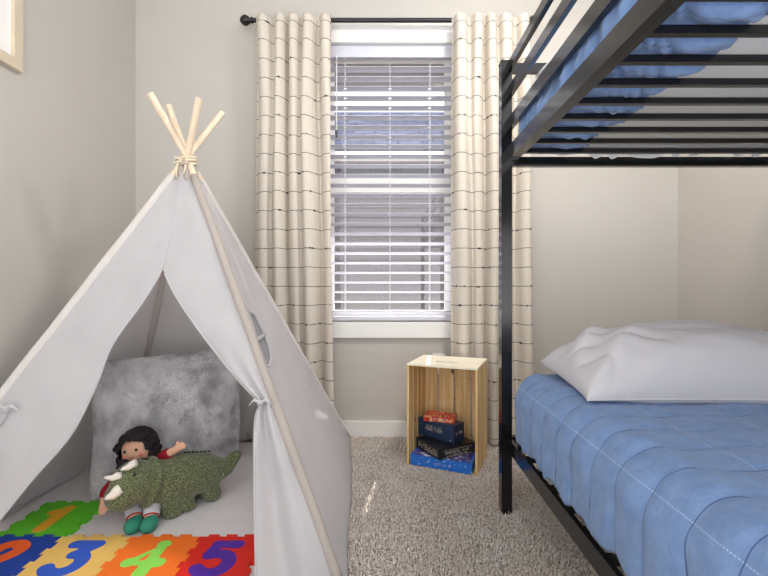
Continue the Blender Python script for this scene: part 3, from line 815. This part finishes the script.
for L in legs:
    k = L[1].lerp(L[2], .72)
    build('legging', TB([L[0], L[0].lerp(L[1], .5), L[1], k], [.034, .032, .0295, .026], n=16), M['leggings'], doll, angle=1)
    build('ankle_band', TB([k, k + (L[2] - L[1]).normalized() * .003], .0268, n=16), M['redthread'], doll, angle=1)
    sdir = V((.0, -1, 0)); p = L[2] + V((0, -.012, -.001))
    b = bmesh.new(); ellipsoid(b, p, (.027, .034, .026), u=18, v=12); ellipsoid(b, p + V((0, .018, .004)), (.024, .02, .024), u=14, v=10)
    link_mesh('shoe', fuse(b, .004, 3), M['teal'], doll)

# ---------------------------------------------------------------- plush triceratops
dn = thing('plush_dinosaur', (-.77, 1.68, MZ), 'green knitted three horned dinosaur plush lying across the doll', 'soft toy')
b = bmesh.new()
Sh, Hp = W(166, 481, 1.62), W(207, 471, 1.74)
Md = (Sh + Hp) / 2 + V((0, 0, .006))
hip2 = Hp + (Hp - Sh) * .12
tube(b, [Sh - (Hp - Sh) * .35, Sh, Md, Hp, hip2, W(228, 465, 1.80), W(237, 454, 1.825), W(239.5, 451, 1.832)], [.060, .081, .083, .072, .062, .034, .020, .012], n=24)
Dh = W(134.5, 482, 1.535); hr3 = V((.074, .086, .073))
axis = (Dh - Sh).normalized()
ellipsoid(b, Dh, hr3); ellipsoid(b, Dh + V((-.022, -.030, -.030)), (.056, .060, .052))
tube(b, [Sh, Dh], [.078, .068], n=20)
# frill: a thick disc behind the head
fc = Dh.lerp(Sh, .42); fm = frame_m(fc, *(lambda z: (z.orthogonal().normalized(), z.cross(z.orthogonal()).normalized(), z))(axis))
bb = bmesh.new(); ellipsoid(bb, (0, 0, 0), (.088, .088, .016)); bb.transform(fm)
tmp = bpy.data.meshes.new('t'); bb.to_mesh(tmp); bb.free(); b.from_mesh(tmp); bpy.data.meshes.remove(tmp)
def foot(px, py): # foot contact on the mat
    Y = (CH - MZ - .004) * F / (py - PY); return W(px, py, Y)
for px, py, top, r in ((172, 515.5, Sh + V((.02, -.02, -.03)), .034), (188, 509, Sh + V((.055, .02, -.04)), .030), (212, 498.5, Hp + V((.012, -.012, -.03)), .036), (200, 496, Hp + V((-.03, .03, -.04)), .030)):
    f = foot(px, py); tube(b, [top, top.lerp(f, .55), f + V((0, 0, .014)), f + V((0, 0, .001))], [r * 1.25, r, r * 1.02, r * .8], n=16)
me = fuse(b, .0042, 4); link_mesh('body', me, M['dino'], dn)
for (p0, y0), (p1, y1), r in ((((133, 464), 1.495), ((120.5, 470), 1.46), .0125), (((118.5, 476), 1.475), ((104, 478), 1.455), .0120), (((117.5, 491), 1.455), ((104.5, 499.5), 1.43), .0175)):
    a, c = W(*p0, y0), W(*p1, y1)
    a = a + (a - c) * .25; mid = a.lerp(c, .55) + V((0, 0, -.004))
    build('horn', TB([a, a.lerp(c, .3), mid, a.lerp(c, .85), c], [r * 1.05, r, r * .8, r * .45, r * .12], n=14), M['ivory'], dn, smooth=True)
eye = W(134.5, 474, 1.475); dirn = (eye - Dh); sc_ = math.sqrt((dirn.x / hr3.x) ** 2 + (dirn.y / hr3.y) ** 2 + (dirn.z / hr3.z) ** 2)
build('eye', EL(Dh + dirn / sc_, (.0055, .0045, .0055), u=12, v=8), M['blackdot'], dn, smooth=True)
b = bmesh.new()
for k in range(7):
    p = W(184 + k * 4, 452.5 - .2 * k, 1.66 + .012 * k); tube(b, [p, p + V((.009, .0, .001))], .0028, n=6)
build('back_stitching', b, simple('dark_green_yarn', srgb(34, 44, 26), .9, .1), dn)
tg = W(221, 474, 1.735)
b = bmesh.new(); box(b, -.010, .010, -.0006, .0006, -.006, .006, mtx=Matrix.Translation(tg) @ Matrix.Rotation(.5, 4, 'Y')); box(b, -.006, .006, -.0006, .0006, -.004, .004, mtx=Matrix.Translation(tg + V((-.012, .004, .006))) @ Matrix.Rotation(-.8, 4, 'Y'))
build('care_tag', b, M['ivory'], dn)

# ---------------------------------------------------------------- crate and games
CA = math.atan2(-.125, .313); CW, CDp, CHt = .335, .280, .490
cr = thing('wooden_crate', (.100, 2.100, .001), 'pale pine slatted crate standing on end below the window', 'crate', CA)
def local(name, bm, mat, parent, **k): return build(name, bm, mat, parent, world=False, **k)
T = .009
b = bmesh.new(); sx0, sx1, sy0, sy1 = CW * .34, CW * .66, .092, .122
xs, ys = [0, sx0, sx1, CW], [0, sy0, sy1, CDp]
lay = [[[b.verts.new((x, y, z)) for y in ys] for x in xs] for z in (CHt - T, CHt)]
for i in range(3):
    for j in range(3):
        if (i, j) == (1, 1): continue
        for k in (0, 1):
            L = lay[k]; b.faces.new((L[i][j], L[i + 1][j], L[i + 1][j + 1], L[i][j + 1]))
ring = [(0, 0), (1, 0), (2, 0), (3, 0), (3, 1), (3, 2), (3, 3), (2, 3), (1, 3), (0, 3), (0, 2), (0, 1)]
for a, c in zip(ring, ring[1:] + ring[:1]): b.faces.new((lay[0][a[0]][a[1]], lay[0][c[0]][c[1]], lay[1][c[0]][c[1]], lay[1][a[0]][a[1]]))
for a, c in zip([(1, 1), (1, 2), (2, 2), (2, 1)], [(1, 2), (2, 2), (2, 1), (1, 1)]): b.faces.new((lay[0][a[0]][a[1]], lay[0][c[0]][c[1]], lay[1][c[0]][c[1]], lay[1][a[0]][a[1]]))
local('top_board', b, M['palepine'], cr, bevel=.0015)
local('base_board', BX(0, CW, 0, CDp, 0, T), M['pine'], cr, bevel=.0015)
st = .010
for x0 in (0, CW - st):
    n = 4; w = (CDp - st - 3 * .013) / n
    for k in range(n):
        y0 = k * (w + .013); local('side_slat', BX(x0, x0 + st, y0, y0 + w, T, CHt - T), M['pine'], cr, bevel=.0015)
n = 4; w = (CW - 3 * .010) / n
for k in range(n):
    x0 = k * (w + .010); local('back_slat', BX(x0, x0 + w, CDp - st, CDp, T, CHt - T), M['pine'], cr, bevel=.0015)
for x0 in (st, CW - st - .018):
    pass
cm = cr.matrix_basis.copy()
def on_crate(x, y, z): return cm @ V((x, y, z))
def glyphs(b, x0, x1, z0, z1, n, rng, put):       # small strokes like a line of lettering
    w = (x1 - x0) / n
    for k in range(n):
        if rng.random() < .12: continue
        a = x0 + k * w; e = a + w * .72; kind = rng.choice('HLOETI')
        s = w * .2
        R_ = {'H': [(a, a + s, z0, z1), (e - s, e, z0, z1), (a, e, (z0 + z1) / 2 - s / 2, (z0 + z1) / 2 + s / 2)], 'L': [(a, a + s, z0, z1), (a, e, z0, z0 + s)],
              'O': [(a, a + s, z0, z1), (e - s, e, z0, z1), (a, e, z0, z0 + s), (a, e, z1 - s, z1)], 'E': [(a, a + s, z0, z1), (a, e, z0, z0 + s), (a, e, z1 - s, z1)],
              'T': [((a + e) / 2 - s / 2, (a + e) / 2 + s / 2, z0, z1), (a, e, z1 - s, z1)], 'I': [((a + e) / 2 - s / 2, (a + e) / 2 + s / 2, z0, z1)]}[kind]
        for r in R_: put(b, *r)
def game(name, cx, cy, z, w, d, h, rz, mat, label, bev=.002):
    g = thing(name, (cx, cy, cr.location.z + z), label, 'board game', rz, 'board games in the crate')
    local('box', BX(-w / 2, w / 2, -d / 2, d / 2, 0, h), mat, g, bevel=bev); return g
rg = random.Random(5)
z = T + .0005
g1 = game('board_game', *on_crate(.166, .128, 0).xy, z, .292, .262, .050, CA - .02, M['bluebox'], 'flat bright blue board game box at the bottom of the pile in the crate')
local('lid_art', BX(-.136, .136, -.124, .124, .050, .0506), M['bluelid'], g1)
b = bmesh.new(); glyphs(b, -.03, .05, .018, .028, 9, rg, lambda b, a, e, z0, z1: box(b, a, e, -.1316, -.1311, z0, z1)); local('lettering', b, M['ink'], g1)
z2 = z + .0512
g2 = game('board_game', .290, 2.150, z2, .212, .190, .050, .50, M['blackbox'], 'black board game box lying turned on top of the flat blue one')
b = bmesh.new(); glyphs(b, -.070, .070, .020, .030, 11, rg, lambda b, a, e, z0, z1: box(b, a, e, -.0956, -.0951, z0, z1)); glyphs(b, -.060, .060, .008, .014, 14, rg, lambda b, a, e, z0, z1: box(b, a, e, -.0956, -.0951, z0, z1))
for zz in (.036, .004): box(b, -.085, .085, -.0956, -.0951, zz, zz + .0015)
local('box_lines', b, M['ink'], g2)
b = bmesh.new()
for zz in (.012, .022, .032): glyphs(b, -.08, .08, zz, zz + .005, 12, rg, lambda b, a, e, z0, z1: box(b, -.1066, -.1061, a, e, z0, z1))
local('side_print', b, M['ink'], g2)
z3 = z2 + .0505
g3 = game('board_game', .272, 2.190, z3, .215, .088, .084, -.74, M['navybox'], 'tall navy card game box standing on the black box, under the small red one')
put3 = lambda b, a, e, z0, z1: box(b, a, e, -.0446, -.0441, z0, z1)
for x0, x1, z0, z1, n in ((-.055, .035, .050, .059, 9), (-.062, .045, .033, .043, 11), (.085, .100, .006, .013, 2)):
    b = bmesh.new(); glyphs(b, x0, x1, z0, z1, n, rg, put3); local('lettering', b, M['ink'], g3)
local('printed_rule', BX(-.058, .040, -.0446, -.0441, .046, .0472), M['ink'], g3)
b = bmesh.new(); glyphs(b, -.028, .028, .036, .048, 6, rg, lambda b, a, e, z0, z1: box(b, .1076, .1081, a, e, z0, z1)); local('side_lettering', b, M['ink'], g3)
z4 = z3 + .0845
g4 = game('board_game', .272, 2.192, z4, .150, .100, .024, -.30, M['redbox'], 'small red printed card game box on the very top of the pile')
b = bmesh.new(); glyphs(b, -.04, .04, .007, .018, 6, rg, lambda b, a, e, z0, z1: box(b, a, e, -.0506, -.0501, z0, z1)); local('lettering', b, M['ink'], g4)

# ---------------------------------------------------------------- bunk bed
BXL, BXR, BYF, BYN = .455, 1.515, 1.657, -.30
bed = thing('bunk_bed', (.98, .68, 0), 'black metal bunk bed along the right wall', 'bunk bed')
def bar(name, *a, bev=.004): return build(name, BX(*a), M['black'], bed, bevel=bev)
PW = .040
px0 = .435
for x in (px0, BXR - PW + .03):
    for y in (BYF, BYN - .0):
        p = bar('post', x, x + PW, y, y + PW, ZF + .004, 1.708)
        build('post_cap', BX(x - .001, x + PW + .001, y - .001, y + PW + .001, 1.708, 1.714), M['black'], p, bevel=.002)
for x0, x1, s in ((.460, .473, 1), (BXR - .018, BXR - .005, -1)):
    for z0, z1 in ((.240, .290), (1.337, 1.388)):
        r = bar('side_rail', x0, x1, BYN + PW, BYF, z0, z1)
        lx = (x1, x1 + .022) if s > 0 else (x0 - .022, x0)
        build('slat_ledge', BX(*lx, BYN + PW, BYF, z0 + .0, z0 + .004), M['black'], r)
for z0, z1 in ((1.450, 1.495), (1.575, 1.612), (1.675, 1.708)):
    bar('guard_rail', .460, .476, BYN + PW, BYF, z0, z1)
bar('guard_rail', BXR - .019, BXR - .003, BYN + PW, BYF, 1.675, 1.708)
for y in (BYF + .010, BYN + .010):
    for z0, z1 in ((.240, .290), (1.318, 1.352), (1.675, 1.708)):
        bar('end_rail', px0 + PW, BXR - PW + .03, y, y + .026, z0, z1)
    for x in (.60, .80, 1.0, 1.2, 1.38):
        bar('end_bar', x - .011, x + .011, y + .002, y + .024, 1.42, 1.675, bev=.002)
def slats(z, first, n):
    s0 = None
    for k in range(n):
        y = 1.588 - .1075 * k
        if s0 is None:
            s0 = build('bed_slat', BX(.474, BXR - .024, y - .008, y + .008, z, z + .016), M['black'], bed, bevel=.003)
            base = y; c0 = build('slat_clip', BX(.474, .490, y - .010, y + .010, z - .001, z + .0175), M['clip'], s0, bevel=.002)
        else:
            o = s0.copy(); COL.objects.link(o); o.parent = bed; o.location = (0, y - base, 0)
            c = c0.copy(); COL.objects.link(c); c.parent = o
slats(1.342, 0, 17); slats(.270, 0, 17)
# mattresses
def rbox(name, x0, x1, y0, y1, z0, z1, mat, bev, label, cat):
    b = BX(x0, x1, y0, y1, z0, z1); bmesh.ops.bevel(b, geom=b.edges[:], offset=bev, segments=4, affect='EDGES', profile=.5)
    o = build(name, b, mat, smooth=True); tag(o, label, cat); recenter(o, ((x0 + x1) / 2, (y0 + y1) / 2, z0)); return o
rbox('mattress', .510, 1.478, -.22, 1.630, .2865, .495, M['mattress'], .035, 'white mattress on the lower bunk under the blue quilt', 'mattress')
um = rbox('mattress', .510, 1.478, -.22, 1.630, 1.3725, 1.495, M['mattress'], .025, 'white mattress on the upper bunk seen from below through the slats', 'mattress')
def ruf(u, v):
    x = .64 + .83 * u; a = math.sin(x * 60 + 2 * math.sin(x * 23)); return V((x, 1.640 + .006 * a * (1 - v), 1.350 + .055 * v - .007 * a * (1 - v) - .006 * math.sin(x * 9) * (1 - v)))
b = bmesh.new(); grid(b, 160, 4, ruf); thicken(build('sheet_ruffle', b, M['sheet'], um, smooth=True), .002, 0)
# quilts
def drape(x_in, zt, r, down, under=0):
    """profile from the hem (s=0) up the side, over a rounded edge and across the top; returns (x offset from the side face, z, normal, arclength)"""
    segs = []
    return segs
def quilt(name, xs, xr, y0, ye, zt, hem, r, label, sidewr, tuck=0, tuckz=0, seed=0, enddrop=.10, lump=1.0):
    side = (zt - r) - hem; arc = PI / 2 * r; topw = xr - (xs + r); tot = tuck + side + arc + topw
    def prof(s):
        if s < tuck:
            return V((xs + .012 + (tuck - s), 0, tuckz)), V((0, 0, -1))
        s -= tuck
        if s < side: return V((xs, 0, hem + s)), V((-1, 0, 0))
        s -= side
        if s < arc:
            a = s / r; return V((xs + r - r * math.cos(a), 0, zt - r + r * math.sin(a))), V((-math.cos(a), 0, math.sin(a)))
        s -= arc; return V((xs + r + s, 0, zt)), V((0, 0, 1))
    def warp(s, l): return l + .010 * math.sin(s * 8 + l * 3 + seed) + .012 * nz((s * 5, l * 4, seed + 3))
    re = .075; ytop = ye - re; larc = PI / 2 * re; ltot = (ytop - y0) + larc + enddrop
    def fn(u, v):
        s = u * tot; l = v * ltot
        p, n = prof(s)
        if l <= ytop - y0: y = y0 + l; dz = 0; ny = V((0, 0, 0)); k = 0
        else:
            q = l - (ytop - y0)
            if q < larc: a = q / re; y = ytop + re * math.sin(a); dz = re * (1 - math.cos(a)); k = a / (PI / 2); ny = V((0, math.sin(a), 0))
            else: y = ye; dz = re + q - larc; k = 1; ny = V((0, 1, 0))
        topness = max(0, min(1, (p.z - hem) / max(zt - hem, .01))) if s >= tuck else 0
        p = V((p.x, y, p.z - dz * topness))
        if k: n = (n * (1 - k * .8) + ny).normalized(); p.x += .05 * k * (1 if s >= tuck else 0) * max(0, 1 - (s - tuck) / .35)
        # puffed channels between stitch rows, plus rumples
        lw = warp(s, l); ch = abs(math.sin(PI * lw / .105)) ** .36; row = abs(math.sin(PI * s / .19)) ** .35
        d = (.0115 * ch * (.55 + .45 * row)) * lump + nz((p.x * 9, y * 9, p.z * 7 + seed)) * .006 * lump + nz((p.x * 26, y * 14 + seed, p.z * 12)) * .0055
        sd = 1 - min(1, abs(s - tuck - side * .5) / (side * .5 + .06)) if s >= tuck * .5 else 0
        d += sidewr * sd * (math.sin(y * 62 + 3 * math.sin(y * 17 + p.z * 9) + p.z * 14) * .6 + nz((y * 40, p.z * 7, seed)) * 1.0 + (.55 * math.sin(y * 150 + 4 * math.sin(y * 31) + p.z * 30) if tuck else 0))
        hemw = max(0, 1 - max(0, s - tuck) / .10) if not tuck else 0
        if hemw: p.z += hemw * (.006 * math.sin(y * 37) + .004 * math.sin(y * 91 + 1))
        if tuck and s < tuck:
            sag = abs(math.sin(PI * (y - 1.588) / .1075)); d = .020 * sag ** .7 * (.35 + .65 * math.sin(PI * min(1, (s / tuck) + .12))) + .015 * (abs(math.sin(y * 48 + s * 52 + 2.6 * math.sin(s * 27 + y * 9))) ** .6 - .5) * (.4 + .6 * sag) + .006 * nz((s * 36, y * 24, 2)) - .001
            p.x += .012 * math.sin(y * 21) * (1 - s / tuck)
        return p + n * d
    b = bmesh.new(); nu = int(tot / .0075); nv = int(ltot / .0085)
    grid(b, nu, nv, fn, uvfn=lambda u, v: (u * tot, warp(u * tot, v * ltot)))
    o = build(name, b, M['quilt'], smooth=True); thicken(o, .004, -1)
    return tag(o, label, 'quilt', 'blue quilts on the bunks')
quilt('quilt', .472, 1.490, -.26, 1.652, .535, .306, .085, 'blue channel quilted coverlet spread over the lower bunk mattress', .0035, seed=1)
quilt('quilt', .492, 1.490, -.26, 1.645, 1.512, 1.385, .045, 'blue quilted coverlet on the upper bunk, tucked under its mattress', .016, tuck=.20, tuckz=1.3705, seed=6, enddrop=.05, lump=.7)
# white pillows
def white_pillow(o, rx, ry, rz, w, h, t, seed, label, flat=1.0, wr=.012):
    m = Matrix.Translation(o) @ Matrix.Rotation(rz, 4, 'Z') @ Matrix.Rotation(rx, 4, 'X') @ Matrix.Rotation(ry, 4, 'Y')
    f = pillow_fn(w, h, t, .5, .07, seed, wr, 2.3, flat, .030)
    b = pillow_bm(f, 90, m)
    p = build('pillow', b, M['sheet'], smooth=True); tag(p, label, 'pillow', 'white pillows on the bunks')
    hm = []
    return p, m, f
p1, m1, f1 = white_pillow(V((.955, 1.395, .568)), math.radians(4), 0, math.radians(-2), .80, .42, .36, 11, 'plump white pillow lying at the head of the lower bunk', .25)
rimp = [m1 @ f1(1.0 * math.cos(0) * (2 * k / 60 - 1), -1, 1) for k in range(61)]
build('pillowcase_seam', TB(rimp, .003, n=6), M['sheet'], p1, smooth=True)
white_pillow(V((.90, 1.42, 1.615)), math.radians(6), 0, 0, .70, .42, .21, 17, 'white pillow on the upper bunk seen between the guard rails')

# ---------------------------------------------------------------- light
w = bpy.data.worlds.new('sky'); sc.world = w; w.use_nodes = True
nt_ = w.node_tree; bg = nt_.nodes['Background']; bg.inputs['Color'].default_value = (.985, .985, .98, 1); bg.inputs['Strength'].default_value = 1.75
tcw = nt_.nodes.new('ShaderNodeTexCoord'); spw = nt_.nodes.new('ShaderNodeSeparateXYZ'); nt_.links.new(tcw.outputs['Generated'], spw.inputs[0])
rw = nt_.nodes.new('ShaderNodeMapRange'); rw.inputs['From Min'].default_value = -.25; rw.inputs['From Max'].default_value = .05; rw.inputs['To Min'].default_value = 2.8; rw.inputs['To Max'].default_value = 1.2
nt_.links.new(spw.outputs['Z'], rw.inputs['Value']); nt_.links.new(rw.outputs['Result'], bg.inputs['Strength'])   # added fill: world glows brighter below the horizon to lift undersides
sun = bpy.data.lights.new('sun', 'SUN'); sun.energy = 14; sun.angle = math.radians(.25); sun.color = (1, .95, .88)
so = bpy.data.objects.new('sun', sun); COL.objects.link(so)
el = math.radians(50); d = V((-.115, -1, 0)).normalized() * math.cos(el) + V((0, 0, -math.sin(el)))
so.rotation_euler = d.to_track_quat('-Z', 'Y').to_euler(); so.location = (2, 6, 8)
vs_ = sc.view_settings; vs_.view_transform = 'Standard'; vs_.look = 'None'; vs_.exposure = 0.72; vs_.gamma = 1; vs_.use_curve_mapping = False
sc.cycles.max_bounces = 10; sc.cycles.diffuse_bounces = 6; sc.cycles.transparent_max_bounces = 16
